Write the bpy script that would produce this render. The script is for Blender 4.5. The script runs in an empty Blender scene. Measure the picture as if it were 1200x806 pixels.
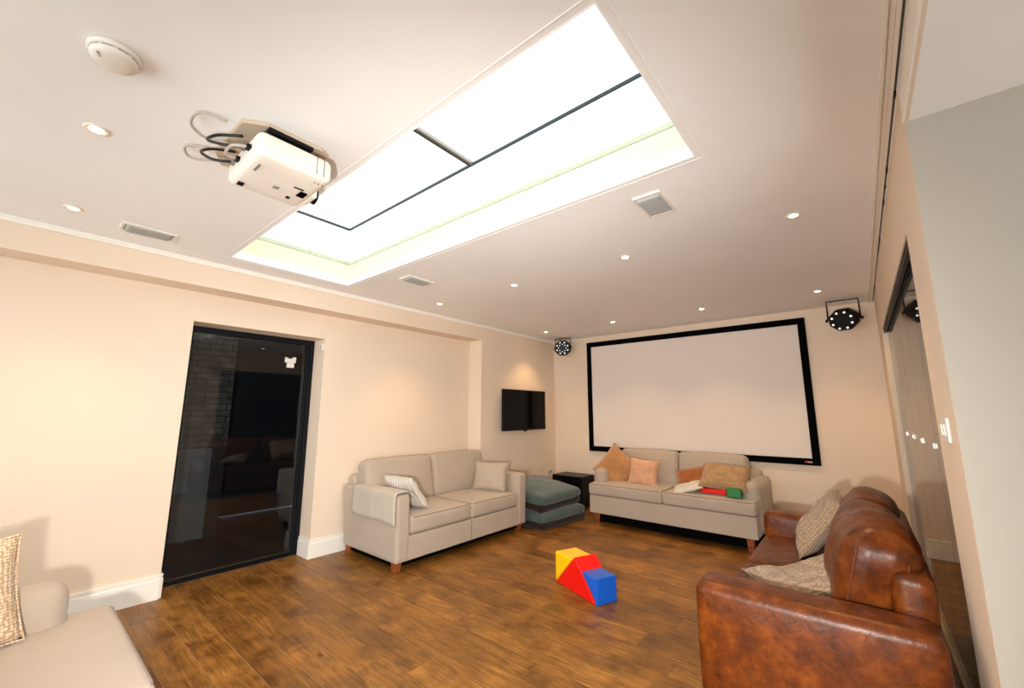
import bpy, bmesh, math, random
from mathutils import Vector, Matrix, noise
random.seed(7)
S = bpy.context.scene
COL = S.collection
PI = math.pi

# ------------------------------------------------------------------ camera
cam_d = bpy.data.cameras.new('camera'); cam = bpy.data.objects.new('camera', cam_d); COL.objects.link(cam)
YAW, PIT, ROL = 0.6947, 0.1646, 0.0015
cy_, sy_ = math.cos(YAW), math.sin(YAW)
Fv = Vector((-sy_*math.cos(PIT), cy_*math.cos(PIT), math.sin(PIT)))
Rv = Vector((cy_, sy_, 0)); Uv = Rv.cross(Fv)
R2 = Rv*math.cos(ROL)+Uv*math.sin(ROL); U2 = -Rv*math.sin(ROL)+Uv*math.cos(ROL)
M = Matrix((R2, U2, -Fv)).transposed().to_4x4(); M.translation = Vector((0, 0, 1.3324))
cam.matrix_world = M
cam_d.sensor_fit = 'HORIZONTAL'; cam_d.sensor_width = 36.0; cam_d.lens = 484.57/1200*36.0
cam_d.clip_start = 0.02
S.camera = cam
# ------------------------------------------------------------------ world, flash, exposure
W = bpy.data.worlds.new('overcast_sky'); S.world = W; W.use_nodes = True
bg = W.node_tree.nodes['Background']; bg.inputs[0].default_value = (0.88, 0.95, 1.0, 1); bg.inputs[1].default_value = 5.6
fl = bpy.data.lights.new('camera_flash', 'SPOT'); fo = bpy.data.objects.new('camera_flash', fl); COL.objects.link(fo)
fl.energy = 420; fl.color = (1.0, 0.955, 0.90); fl.shadow_soft_size = 0.035; fl.spot_size = math.radians(130); fl.spot_blend = 1.0
fo.location = (-0.17, -0.16, 1.16)
fo.rotation_euler = Vector((-0.62, 0.77, -0.13)).to_track_quat('-Z', 'Y').to_euler()
por = bpy.data.lights.new('skylight_portal', 'AREA'); po = bpy.data.objects.new('skylight_portal', por); COL.objects.link(po)
por.shape = 'RECTANGLE'; por.size = 3.2; por.size_y = 1.05; por.cycles.is_portal = True; po.location = (-2.012, 1.404, 2.755)
por2 = bpy.data.lights.new('added_side_portal', 'AREA'); po2 = bpy.data.objects.new('added_side_portal', por2); COL.objects.link(po2)  # portal at the added side glazing
por2.shape = 'RECTANGLE'; por2.size = 3.9; por2.size_y = 2.1; por2.cycles.is_portal = True; po2.location = (3.34, -0.35, 1.2)
po2.rotation_euler = Vector((-1, 0, 0)).to_track_quat('-Z', 'Z').to_euler()
por3 = bpy.data.lights.new('added_rear_portal', 'AREA'); po3 = bpy.data.objects.new('added_rear_portal', por3); COL.objects.link(po3)  # portal at the added rear glazing
por3.shape = 'RECTANGLE'; por3.size = 4.0; por3.size_y = 2.15; por3.cycles.is_portal = True; po3.location = (-1.9, -2.74, 1.2)
po3.rotation_euler = Vector((0, 1, 0)).to_track_quat('-Z', 'Z').to_euler()
S.view_settings.view_transform = 'Standard'; S.view_settings.look = 'None'
S.view_settings.exposure = 0.0; S.view_settings.gamma = 1.0; S.view_settings.use_curve_mapping = False
S.cycles.use_denoising = True
S.cycles.max_bounces = 10; S.cycles.diffuse_bounces = 6; S.cycles.transparent_max_bounces = 12
S.cycles.sample_clamp_indirect = 6.0

# ------------------------------------------------------------------ materials
def srgb(r, g, b):
    def c(v):
        v /= 255.0
        return v/12.92 if v <= 0.04045 else ((v+0.055)/1.055)**2.4
    return (c(r), c(g), c(b), 1)
MATS = {}
def mat(name, col, rough=0.6, metal=0.0, spec=0.5, emit=None, es=0.0):
    m = bpy.data.materials.new(name); m.use_nodes = True
    b = m.node_tree.nodes['Principled BSDF']
    b.inputs['Base Color'].default_value = col; b.inputs['Roughness'].default_value = rough
    b.inputs['Metallic'].default_value = metal; b.inputs['Specular IOR Level'].default_value = spec
    if emit: b.inputs['Emission Color'].default_value = emit; b.inputs['Emission Strength'].default_value = es
    MATS[name] = m
    return m
def N(m, t, **kw):
    n = m.node_tree.nodes.new(t)
    for k, v in kw.items():
        if k in n.inputs: n.inputs[k].default_value = v
        else: setattr(n, k, v)
    return n
def L(m, a, b): m.node_tree.links.new(a, b)
def P(m): return m.node_tree.nodes['Principled BSDF']
def coords(m, scale=(1, 1, 1), random_offset=False):
    tc = N(m, 'ShaderNodeTexCoord'); mp = N(m, 'ShaderNodeMapping'); mp.inputs['Scale'].default_value = scale
    L(m, tc.outputs['Object'], mp.inputs['Vector'])
    if random_offset:
        oi = N(m, 'ShaderNodeObjectInfo'); mu = N(m, 'ShaderNodeMath', operation='MULTIPLY'); mu.inputs[1].default_value = 137.0
        cb = N(m, 'ShaderNodeCombineXYZ'); L(m, oi.outputs['Random'], mu.inputs[0])
        for i in range(3): L(m, mu.outputs[0], cb.inputs[i])
        L(m, cb.outputs[0], mp.inputs['Location'])
    return mp.outputs[0]
def ramp(m, fac, stops):
    r = N(m, 'ShaderNodeValToRGB'); e = r.color_ramp.elements
    while len(e) < len(stops): e.new(0.5)
    for el, (p, c) in zip(e, stops): el.position = p; el.color = c
    L(m, fac, r.inputs[0]); return r.outputs[0]
def bump(m, h, strength, dist, prev=None):
    b = N(m, 'ShaderNodeBump'); b.inputs['Strength'].default_value = strength; b.inputs['Distance'].default_value = dist
    L(m, h, b.inputs['Height'])
    if prev: L(m, prev, b.inputs['Normal'])
    L(m, b.outputs[0], P(m).inputs['Normal']); return b.outputs[0]

def plaster(name, col, rough=0.75, var=0.03):
    m = mat(name, col, rough, spec=0.25)
    v = coords(m)
    n = N(m, 'ShaderNodeTexNoise'); n.inputs['Scale'].default_value = 1.3; n.inputs['Detail'].default_value = 4; L(m, v, n.inputs['Vector'])
    c2 = tuple(x*(1-var) for x in col[:3])+(1,); c1 = tuple(min(1, x*(1+var)) for x in col[:3])+(1,)
    L(m, ramp(m, n.outputs[0], [(0.3, c2), (0.7, c1)]), P(m).inputs['Base Color'])
    n2 = N(m, 'ShaderNodeTexNoise'); n2.inputs['Scale'].default_value = 260; n2.inputs['Detail'].default_value = 2; L(m, v, n2.inputs['Vector'])
    bump(m, n2.outputs[0], 0.06, 0.002)
    return m
WALL = plaster('wall_paint_cream', srgb(230, 209, 187))
CEIL = plaster('ceiling_paint', srgb(240, 238, 236))
PIER = plaster('wall_paint_stone', srgb(166, 157, 145))
TRIMW = mat('gloss_white_trim', srgb(240, 234, 224), 0.35)
UPST = mat('cream_upstand_paint', srgb(233, 231, 194), 0.6)
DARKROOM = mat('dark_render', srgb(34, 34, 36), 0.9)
BLACKM = mat('black_powder_coat', srgb(9, 11, 18), 0.45, spec=0.2)
BLACKP = mat('black_plastic', srgb(8, 8, 9), 0.4, spec=0.2)
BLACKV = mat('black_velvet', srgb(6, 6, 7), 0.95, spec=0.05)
SCREENW = mat('screen_cloth', srgb(226, 214, 205), 0.85, spec=0.1)
TVGLASS = mat('tv_glass', srgb(2, 2, 3), 0.12, spec=0.12)
LENS = mat('led_lens', srgb(250, 250, 250), 0.2, emit=(1, 1, 1, 1), es=0.7)
BULB = mat('warm_bulb', (1, 1, 1, 1), 0.4, emit=(1.0, 0.80, 0.48, 1), es=22.0)
RIM = mat('downlight_rim', srgb(240, 226, 208), 0.35)
GREYGR = mat('grey_grille', srgb(168, 170, 168), 0.6)
PLASW = mat('white_plastic', srgb(226, 218, 208), 0.4)
PLASG = mat('grey_print', srgb(120, 118, 116), 0.6)
BEIGEP = mat('beige_mount_plate', srgb(188, 168, 146), 0.6)
CABLEG = mat('grey_cable', srgb(176, 164, 150), 0.5)
CABLEB = mat('black_cable', srgb(22, 22, 22), 0.4)
ALU = mat('brushed_aluminium', srgb(170, 165, 155), 0.3, metal=0.9)
CHROME = mat('chrome', srgb(225, 225, 225), 0.12, metal=1.0)
SILL = mat('oiled_sill', srgb(196, 172, 128), 0.35)
BARD = mat('glazing_bar_grey', srgb(52, 62, 64), 0.5)
FOOT = mat('stained_foot', srgb(140, 70, 32), 0.4)
STITCH = mat('leather_seam', srgb(92, 44, 20), 0.6)
REDB = mat('red_vinyl', srgb(232, 18, 14), 0.3)
YELB = mat('yellow_vinyl', srgb(250, 200, 14), 0.3)
BLUB = mat('blue_vinyl', srgb(12, 92, 200), 0.3)
GRNB = mat('green_vinyl', srgb(8, 120, 50), 0.4)
LOGOR = mat('red_print', srgb(190, 30, 50), 0.6)
LOGOW = mat('white_print', srgb(200, 190, 190), 0.6)
SEAMF = mat('floor_joint', srgb(168, 130, 84), 0.6)

def glass(name, tint=(0.93, 0.97, 0.95, 1), rough=0.0):
    m = bpy.data.materials.new(name); m.use_nodes = True; nt = m.node_tree; nt.nodes.clear()
    o = N(m, 'ShaderNodeOutputMaterial'); mix = N(m, 'ShaderNodeMixShader'); lw = N(m, 'ShaderNodeLayerWeight'); lw.inputs[0].default_value = 0.5; pw_ = N(m, 'ShaderNodeMath', operation='POWER'); pw_.inputs[1].default_value = 5.0; fr = N(m, 'ShaderNodeMath', operation='MULTIPLY_ADD'); fr.inputs[1].default_value = 0.957; fr.inputs[2].default_value = 0.043
    tr = N(m, 'ShaderNodeBsdfTransparent'); tr.inputs[0].default_value = tint
    gl = N(m, 'ShaderNodeBsdfGlossy'); gl.inputs['Roughness'].default_value = rough
    L(m, lw.outputs['Facing'], pw_.inputs[0]); L(m, pw_.outputs[0], fr.inputs[0])
    L(m, fr.outputs[0], mix.inputs[0]); L(m, tr.outputs[0], mix.inputs[1]); L(m, gl.outputs[0], mix.inputs[2]); L(m, mix.outputs[0], o.inputs[0])
    return m
GLASS = glass('clear_glass', (0.97, 0.99, 0.98, 1))
GLASSS = glass('solar_glass', (0.60, 0.615, 0.615, 1))
GLASSD = glass('smoked_glass', (0.74, 0.80, 0.84, 1))

# oak planks
def wood_mat():
    m = mat('brown_oak', srgb(140, 98, 58), 0.42, spec=0.45)
    v = coords(m, (1, 1, 1), True)
    mp = N(m, 'ShaderNodeMapping'); mp.inputs['Scale'].default_value = (1.6, 22, 6); L(m, v, mp.inputs['Vector'])
    g = N(m, 'ShaderNodeTexNoise'); g.inputs['Scale'].default_value = 2.2; g.inputs['Detail'].default_value = 9; g.inputs['Roughness'].default_value = 0.66; g.inputs['Distortion'].default_value = 1.4
    L(m, mp.outputs[0], g.inputs['Vector'])
    base = ramp(m, g.outputs[0], [(0.26, srgb(76, 46, 17)), (0.46, srgb(126, 84, 34)), (0.62, srgb(150, 104, 46)), (0.8, srgb(172, 124, 62))])
    # big blotches of stain and wear
    b = N(m, 'ShaderNodeTexNoise'); b.inputs['Scale'].default_value = 5.0; b.inputs['Detail'].default_value = 6; b.inputs['Roughness'].default_value = 0.65; L(m, v, b.inputs['Vector'])
    blot = ramp(m, b.outputs[0], [(0.34, (0.55, 0.49, 0.41, 1)), (0.5, (0.98, 0.96, 0.92, 1)), (0.68, (1.32, 1.30, 1.24, 1))])
    mx = N(m, 'ShaderNodeMix', data_type='RGBA', blend_type='MULTIPLY'); mx.inputs[0].default_value = 0.9
    L(m, base, mx.inputs[6]); L(m, blot, mx.inputs[7])
    # plank to plank tone
    oi = N(m, 'ShaderNodeObjectInfo')
    tone = ramp(m, oi.outputs['Random'], [(0.0, (0.72, 0.68, 0.62, 1)), (0.5, (0.98, 0.97, 0.95, 1)), (1.0, (1.22, 1.22, 1.2, 1))])
    mx2 = N(m, 'ShaderNodeMix', data_type='RGBA', blend_type='MULTIPLY'); mx2.inputs[0].default_value = 0.75
    L(m, mx.outputs[2], mx2.inputs[6]); L(m, tone, mx2.inputs[7])
    # knots
    mpk = N(m, 'ShaderNodeMapping'); mpk.inputs['Scale'].default_value = (1.6, 3.6, 1); L(m, v, mpk.inputs['Vector'])
    vo = N(m, 'ShaderNodeTexVoronoi'); vo.inputs['Scale'].default_value = 1.5; L(m, mpk.outputs[0], vo.inputs['Vector'])
    kn = ramp(m, vo.outputs['Distance'], [(0.03, (0.22, 0.15, 0.10, 1)), (0.085, (1, 1, 1, 1))])
    mx3 = N(m, 'ShaderNodeMix', data_type='RGBA', blend_type='MULTIPLY'); mx3.inputs[0].default_value = 0.85
    L(m, mx2.outputs[2], mx3.inputs[6]); L(m, kn, mx3.inputs[7])
    geo = N(m, 'ShaderNodeNewGeometry'); wn_ = N(m, 'ShaderNodeTexNoise'); wn_.inputs['Scale'].default_value = 1.7; wn_.inputs['Detail'].default_value = 7; wn_.inputs['Roughness'].default_value = 0.7
    L(m, geo.outputs['Position'], wn_.inputs['Vector'])
    wear = ramp(m, wn_.outputs[0], [(0.36, (0.70, 0.66, 0.60, 1)), (0.5, (1, 1, 1, 1)), (0.64, (1.22, 1.2, 1.18, 1))])
    mx4 = N(m, 'ShaderNodeMix', data_type='RGBA', blend_type='MULTIPLY'); mx4.inputs[0].default_value = 0.9
    L(m, mx3.outputs[2], mx4.inputs[6]); L(m, wear, mx4.inputs[7])
    L(m, mx4.outputs[2], P(m).inputs['Base Color'])
    L(m, ramp(m, b.outputs[0], [(0.3, (0.30,)*3+(1,)), (0.7, (0.55,)*3+(1,))]), P(m).inputs['Roughness'])
    bump(m, g.outputs[0], 0.12, 0.003)
    return m
WOOD = wood_mat()
def leather_mat():
    m = mat('tan_leather', srgb(150, 74, 34), 0.36, spec=0.28)
    v = coords(m)
    n = N(m, 'ShaderNodeTexNoise'); n.inputs['Scale'].default_value = 15; n.inputs['Detail'].default_value = 8; n.inputs['Roughness'].default_value = 0.65; L(m, v, n.inputs['Vector'])
    L(m, ramp(m, n.outputs[0], [(0.3, srgb(60, 24, 4)), (0.5, srgb(94, 43, 8)), (0.72, srgb(126, 64, 20))]), P(m).inputs['Base Color'])
    L(m, ramp(m, n.outputs[0], [(0.3, (0.42,)*3+(1,)), (0.7, (0.3,)*3+(1,))]), P(m).inputs['Roughness'])
    vo = N(m, 'ShaderNodeTexVoronoi'); vo.inputs['Scale'].default_value = 240; L(m, v, vo.inputs['Vector'])
    b1 = bump(m, vo.outputs['Distance'], 0.12, 0.001)
    n2 = N(m, 'ShaderNodeTexNoise'); n2.inputs['Scale'].default_value = 11; n2.inputs['Detail'].default_value = 5; n2.inputs['Distortion'].default_value = 1.5; L(m, v, n2.inputs['Vector'])
    bump(m, n2.outputs[0], 0.22, 0.012, b1)
    return m
LEATHER = leather_mat()
def fabric(name, col, var=0.08, scale=420, bs=0.25, big=2.5, sheen=0.2):
    m = mat(name, col, 0.9, spec=0.15)
    v = coords(m)
    n = N(m, 'ShaderNodeTexNoise'); n.inputs['Scale'].default_value = big; n.inputs['Detail'].default_value = 5; L(m, v, n.inputs['Vector'])
    f = N(m, 'ShaderNodeTexNoise'); f.inputs['Scale'].default_value = scale; f.inputs['Detail'].default_value = 2; L(m, v, f.inputs['Vector'])
    ad = N(m, 'ShaderNodeMath', operation='ADD'); L(m, n.outputs[0], ad.inputs[0]); L(m, f.outputs[0], ad.inputs[1])
    ha = N(m, 'ShaderNodeMath', operation='MULTIPLY'); ha.inputs[1].default_value = 0.5; L(m, ad.outputs[0], ha.inputs[0])
    c1 = tuple(x*(1-var) for x in col[:3])+(1,); c2 = tuple(min(1, x*(1+var)) for x in col[:3])+(1,)
    L(m, ramp(m, ha.outputs[0], [(0.35, c1), (0.65, c2)]), P(m).inputs['Base Color'])
    P(m).inputs['Sheen Weight'].default_value = sheen
    bump(m, f.outputs[0], bs, 0.002)
    return m
LINEN = fabric('oatmeal_linen', srgb(176, 160, 144))
LINEN2 = fabric('cream_linen', srgb(186, 174, 158))
PIPING = fabric('linen_piping', srgb(128, 114, 102))
TAN = fabric('tan_velvet', srgb(176, 126, 80), 0.16, 90, 0.1, 6, 0.6)
BLUSH = fabric('blush_satin', srgb(206, 156, 122), 0.14, 60, 0.1, 8, 0.5)
RUST = fabric('rust_velvet', srgb(150, 84, 34), 0.14, 90, 0.1, 6, 0.5)
PALE = fabric('pale_grey_cotton', srgb(208, 200, 190))
TEAL = fabric('teal_chenille', srgb(62, 80, 78), 0.3, 160, 0.6, 9, 0.4)
BROWNF = fabric('dark_brown_canvas', srgb(38, 24, 20), 0.2, 200)
def weave(name, c1, c2, scale):
    m = fabric(name, c1)
    v = coords(m, (1, 1, 1))
    vo = N(m, 'ShaderNodeTexVoronoi'); vo.inputs['Scale'].default_value = scale; vo.inputs['Randomness'].default_value = 0.35; L(m, v, vo.inputs['Vector'])
    L(m, ramp(m, vo.outputs['Distance'], [(0.25, c1), (0.6, c2)]), P(m).inputs['Base Color'])
    bump(m, vo.outputs['Distance'], 0.7, -0.006)
    return m
KNIT = weave('cream_knit', srgb(228, 208, 180), srgb(178, 146, 112), 90)
PATT = weave('beige_jacquard', srgb(176, 154, 130), srgb(134, 110, 88), 80)
PATT2 = weave('beige_leaf_jacquard', srgb(186, 152, 112), srgb(158, 122, 84), 60)
def striped():
    m = fabric('pinstripe_cotton', srgb(206, 196, 184))
    v = coords(m)
    w = N(m, 'ShaderNodeTexWave', wave_type='BANDS', bands_direction='X'); w.inputs['Scale'].default_value = 9; L(m, v, w.inputs['Vector'])
    L(m, ramp(m, w.outputs[0], [(0.0, srgb(182, 168, 156)), (0.35, srgb(212, 202, 190))]), P(m).inputs['Base Color'])
    return m
STRIPE = striped()
BRICKM = mat('dark_brick', srgb(88, 80, 74), 0.9)
_v = coords(BRICKM); _n = N(BRICKM, 'ShaderNodeTexNoise'); _n.inputs['Scale'].default_value = 6; L(BRICKM, _v, _n.inputs['Vector'])
L(BRICKM, ramp(BRICKM, _n.outputs[0], [(0.3, srgb(60, 52, 46)), (0.7, srgb(120, 106, 92))]), P(BRICKM).inputs['Base Color'])
MORT = mat('mortar', srgb(50, 48, 46), 0.95)
PLINTH = mat('grey_plinth_render', srgb(120, 116, 110), 0.9)

# ------------------------------------------------------------------ mesh helpers
def link(name, me, m, parent=None, smooth=False):
    o = bpy.data.objects.new(name, me); COL.objects.link(o)
    if m: me.materials.append(m)
    if smooth:
        for p in me.polygons: p.use_smooth = True
    if parent: o.parent = parent
    return o
def from_bm(name, bm, m, parent=None, smooth=False):
    me = bpy.data.meshes.new(name); bm.normal_update(); bm.to_mesh(me); bm.free()
    return link(name, me, m, parent, smooth)
def bx(bm, x0, x1, y0, y1, z0, z1):
    vs = [bm.verts.new((x, y, z)) for z in (z0, z1) for y in (y0, y1) for x in (x0, x1)]
    for f in ((0, 2, 3, 1), (4, 5, 7, 6), (0, 1, 5, 4), (2, 6, 7, 3), (0, 4, 6, 2), (1, 3, 7, 5)): bm.faces.new([vs[i] for i in f])
def boxes(name, lst, m, parent=None, bevel=0.0, seg=2):
    bm = bmesh.new()
    for b in lst: bx(bm, *b)
    if bevel: bmesh.ops.bevel(bm, geom=bm.edges[:], offset=bevel, segments=seg, affect='EDGES', profile=0.5)
    return from_bm(name, bm, m, parent)
def prism(name, poly, axis, a, b, m, parent=None, bevel=0.0, seg=2):
    """poly in the two other axes (order x,y,z without axis), extruded a..b"""
    bm = bmesh.new()
    def put(p, t):
        c = list(p); c.insert(axis, t); return bm.verts.new(c)
    A = [put(p, a) for p in poly]; B = [put(p, b) for p in poly]
    bm.faces.new(A); bm.faces.new(B[::-1])
    for i in range(len(poly)):
        j = (i+1) % len(poly); bm.faces.new((A[j], A[i], B[i], B[j]))
    bmesh.ops.recalc_face_normals(bm, faces=bm.faces[:])
    if bevel: bmesh.ops.bevel(bm, geom=bm.edges[:], offset=bevel, segments=seg, affect='EDGES', profile=0.5)
    return from_bm(name, bm, m, parent)
def axis_vals(h, r, n, k=3):
    v = [-h + r*i/k for i in range(k)]
    inner = [-(h-r) + 2*(h-r)*i/n for i in range(n+1)]
    return v + inner + [h - r + r*(i+1)/k for i in range(k)]
def puff(name, size, r, m, parent=None, puffs=(0, 0, 0), n=8, nz=0.0, ns=4.0, loc=(0, 0, 0), rot=(0, 0, 0), fn=None, seed=0.0):
    """rounded box with bulging faces"""
    hx, hy, hz = [s/2 for s in size]; r = min(r, hx*0.98, hy*0.98, hz*0.98)
    X, Y, Z = axis_vals(hx, r, n), axis_vals(hy, r, n), axis_vals(hz, r, max(2, n//2))
    bm = bmesh.new(); cache = {}
    def vert(x, y, z):
        key = (round(x, 5), round(y, 5), round(z, 5))
        if key in cache: return cache[key]
        p = Vector((x, y, z)); q = Vector((max(-(hx-r), min(hx-r, x)), max(-(hy-r), min(hy-r, y)), max(-(hz-r), min(hz-r, z))))
        d = p-q
        if d.length > 1e-9: p = q + d.normalized()*r
        u, v, w = p.x/hx, p.y/hy, p.z/hz
        a, b, c = max(0, 1-u*u), max(0, 1-v*v), max(0, 1-w*w)
        p += Vector((puffs[0]*u*b*c, puffs[1]*v*a*c, puffs[2]*w*a*b))
        if nz: p += p.normalized()*nz*noise.noise(Vector((x, y, z))*ns+Vector((seed, seed*1.7, 0)))
        if fn: p = Vector(fn(p))
        cache[key] = bm.verts.new(p); return cache[key]
    def sheet(A, B, f, flip):
        for i in range(len(A)-1):
            for j in range(len(B)-1):
                q = [f(A[i], B[j]), f(A[i+1], B[j]), f(A[i+1], B[j+1]), f(A[i], B[j+1])]
                if flip: q = q[::-1]
                try: bm.faces.new([vert(*t) for t in q])
                except ValueError: pass
    for s in (-1, 1):
        sheet(X, Y, lambda a, b: (a, b, s*hz), s < 0)
        sheet(Y, Z, lambda a, b: (s*hx, a, b), s < 0)
        sheet(X, Z, lambda a, b: (a, s*hy, b), s > 0)
    o = from_bm(name, bm, m, parent, True); o.location = loc; o.rotation_euler = rot
    return o
def tube_bm(bm, pts, r, seg=8, closed=False):
    pts = [Vector(p) for p in pts]; n = len(pts); rings = []
    prev = None
    for i, p in enumerate(pts):
        if closed: t = pts[(i+1) % n]-pts[i-1]
        else: t = pts[min(i+1, n-1)]-pts[max(i-1, 0)]
        t.normalize()
        a = prev if prev else (Vector((0, 0, 1)) if abs(t.z) < 0.9 else Vector((1, 0, 0)))
        u = (a - t*a.dot(t)).normalized(); prev = u; w = t.cross(u)
        rings.append([bm.verts.new(p+(u*math.cos(2*PI*k/seg)+w*math.sin(2*PI*k/seg))*r) for k in range(seg)])
    for i in range(n if closed else n-1):
        A, B = rings[i], rings[(i+1) % n]
        for k in range(seg): bm.faces.new((A[k], A[(k+1) % seg], B[(k+1) % seg], B[k]))
    if not closed: bm.faces.new(rings[0][::-1]); bm.faces.new(rings[-1])
def tube(name, pts, r, m, parent=None, seg=8, closed=False):
    bm = bmesh.new(); tube_bm(bm, pts, r, seg, closed)
    return from_bm(name, bm, m, parent, True)
def lathe(name, prof, m, parent=None, seg=32, smooth=True):
    bm = bmesh.new(); rings = []
    for r, z in prof:
        rings.append([bm.verts.new((max(r, 1e-4)*math.cos(2*PI*k/seg), max(r, 1e-4)*math.sin(2*PI*k/seg), z)) for k in range(seg)])
    for A, B in zip(rings, rings[1:]):
        for k in range(seg): bm.faces.new((A[k], A[(k+1) % seg], B[(k+1) % seg], B[k]))
    bm.faces.new(rings[0][::-1]); bm.faces.new(rings[-1])
    bmesh.ops.recalc_face_normals(bm, faces=bm.faces[:])
    return from_bm(name, bm, m, parent, smooth)
def smoothpath(P_, n=6):
    """Catmull-Rom"""
    P_ = [Vector(p) for p in P_]; out = []
    for i in range(len(P_)-1):
        p0, p1, p2, p3 = P_[max(i-1, 0)], P_[i], P_[i+1], P_[min(i+2, len(P_)-1)]
        for k in range(n):
            t = k/n
            out.append(0.5*((2*p1)+(p2-p0)*t+(2*p0-5*p1+4*p2-p3)*t*t+(3*p1-p0-3*p2+p3)*t**3))
    out.append(P_[-1]); return out
def empty(name, loc=(0, 0, 0), rz=0.0):
    o = bpy.data.objects.new(name, None); COL.objects.link(o); o.location = loc; o.rotation_euler = (0, 0, rz); o.empty_display_size = 0.1
    return o
def tag(o, label, cat, group=None):
    o['label'] = label; o['category'] = cat
    if group: o['group'] = group
    return o
def struct(o): o['kind'] = 'structure'; return o
def pillow(name, w, h, t, m, loc, rot, label, group=None, pinch=0.07, seed=1.0, wr=0.012, n=22, bend=0.0, sag=0.0):
    bm = bmesh.new(); g = {}
    for s in (1, -1):
        for i in range(n+1):
            for j in range(n+1):
                u, v = 2*i/n-1, 2*j/n-1
                edge = i in (0, n) or j in (0, n)
                if s < 0 and edge: g[(s, i, j)] = g[(1, i, j)]; continue
                x = u*w/2*(1-pinch*(1-v*v)); y = v*h/2*(1-pinch*(1-u*u))
                f = max(0.0, (1-u**4)*(1-v**4))**0.6
                z = s*t/2*f
                z += wr*noise.noise(Vector((u*2.3+seed, v*2.3+seed*2, s*0.7)))*(f+0.25)
                z += wr*0.5*noise.noise(Vector((u*6+seed, v*6, s*2.0)))*f
                z += bend*(u*u-0.3) + sag*(v*v-0.3)
                g[(s, i, j)] = bm.verts.new((x, y, z))
    for s in (1, -1):
        for i in range(n):
            for j in range(n):
                q = [g[(s, i, j)], g[(s, i+1, j)], g[(s, i+1, j+1)], g[(s, i, j+1)]]
                bm.faces.new(q if s > 0 else q[::-1])
    root = empty(name)
    border = [g[(1, i, 0)].co.copy() for i in range(n)]+[g[(1, n, j)].co.copy() for j in range(n)]+[g[(1, n-i, n)].co.copy() for i in range(n)]+[g[(1, 0, n-j)].co.copy() for j in range(n)]
    from_bm('cover', bm, m, root, True)
    tube('piped_edge', border, 0.004, m, root, 6, True)
    rm = rot if isinstance(rot, Matrix) else None
    root.location = loc
    if rm: root.rotation_euler = rm.to_euler()
    else: root.rotation_euler = rot
    return tag(root, label, 'cushion', group)
def basis(ux, uy):
    """rotation whose local x,y axes follow ux, uy (z = pillow normal)"""
    a = Vector(ux).normalized(); b = Vector(uy); b = (b-a*a.dot(b)).normalized(); c = a.cross(b)
    return Matrix((a, b, c)).transposed()

# ------------------------------------------------------------------ room dimensions
H = 2.5
XB, XW, YB, XR, YP = -3.829, -4.0553, 5.685, 0.2277, 1.925
DY0, DY1, DZ = 0.8614, 1.9385, 2.0588
YPIER, ZBK, ZTR = 3.9605, 2.2987, 2.4652
KX0, KX1, KY0, KY1 = -3.5562, -0.4691, 0.9356, 1.8721
OY0, OY1, OZ = 2.3624, 5.025, 2.0904
YN, XE = -2.6, 3.2      # wall behind the camera, far side wall of the adjoining space

# ------------------------------------------------------------------ structure
fl_o = struct(boxes('floor', [(-4.45, XE, YN, YB+0.15, -0.12, -0.003)], SEAMF))
# oak planks, running across the room
PW = 0.168; rows = []
y = 0.826-PW*15
plank_cache = {}
r_i = 0
while y < YB-0.01:
    y1 = min(y+PW, YB); 
    if y1 > -1.5:
        known = {round(0.826, 2): [-3.19, -1.1], round(0.826+PW*7, 2): [-2.16], round(0.826+PW*2, 2): [-2.62, -0.5], round(0.826+PW*4, 2): [-1.95]}
        cuts = known.get(round(y, 2))
        if cuts is None:
            x = -4.24 - random.uniform(0.0, 1.7); cuts = []
            while x < 0.32:
                if -4.0 < x < 0.1: cuts.append(x)
                x += random.uniform(1.5, 2.1)
        ed = [-4.26]+cuts+[0.42]
        for a, b in zip(ed, ed[1:]):
            bm = bmesh.new(); ln = b-a-0.003; wd = y1-y-0.0042
            bx(bm, -ln/2, ln/2, -wd/2, wd/2, -0.0028, 0)
            top = [e for e in bm.edges if all(v.co.z > -0.001 for v in e.verts)]
            bmesh.ops.bevel(bm, geom=top, offset=0.0009, segments=1, affect='EDGES')
            o = from_bm('plank', bm, WOOD, fl_o); o.location = ((a+b)/2, (y+y1)/2, 0)
    y += PW
# adjoining space floor
struct(boxes('floor_adjoining', [(0.425, XE, YN, YB, -0.0028, 0.0), (-4.26, 0.42, YN, -1.694, -0.0028, 0.0)], WOOD))

struct(boxes('wall_left', [(-4.42, XW, YN, DY0, 0, H), (-4.42, XW, DY1, YPIER, 0, H), (-4.42, XW, DY0, DY1, DZ, H), (-4.42, XB, YPIER, YB, 0, H)], WALL))
struct(boxes('wall_left_bulkhead', [(XW, XB, YN, YPIER, ZBK, H)], WALL))
struct(boxes('wall_back', [(-4.42, 0.6, YB, YB+0.15, 0, H)], WALL))
struct(boxes('wall_right', [(XR, 0.42, YP, OY0, 0, H), (XR, 0.42, OY1, YB, 0, H), (XR, 0.42, OY0, OY1, OZ, H), (XR, 0.238, YN, YP, 2.3605, H)], WALL))
struct(boxes('wall_divider', [(XR+0.0005, XE, YP-0.003, YP+0.14, 0, 2.36)], PIER))
struct(boxes('wall_front', [(-4.42, -3.9, YN-0.15, YN, 0, H), (0.1, XE+.15, YN-0.15, YN, 0, H), (-3.9, 0.1, YN-.15, YN, 0, .12), (-3.9, 0.1, YN-.15, YN, 2.28, H)], WALL))
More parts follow.
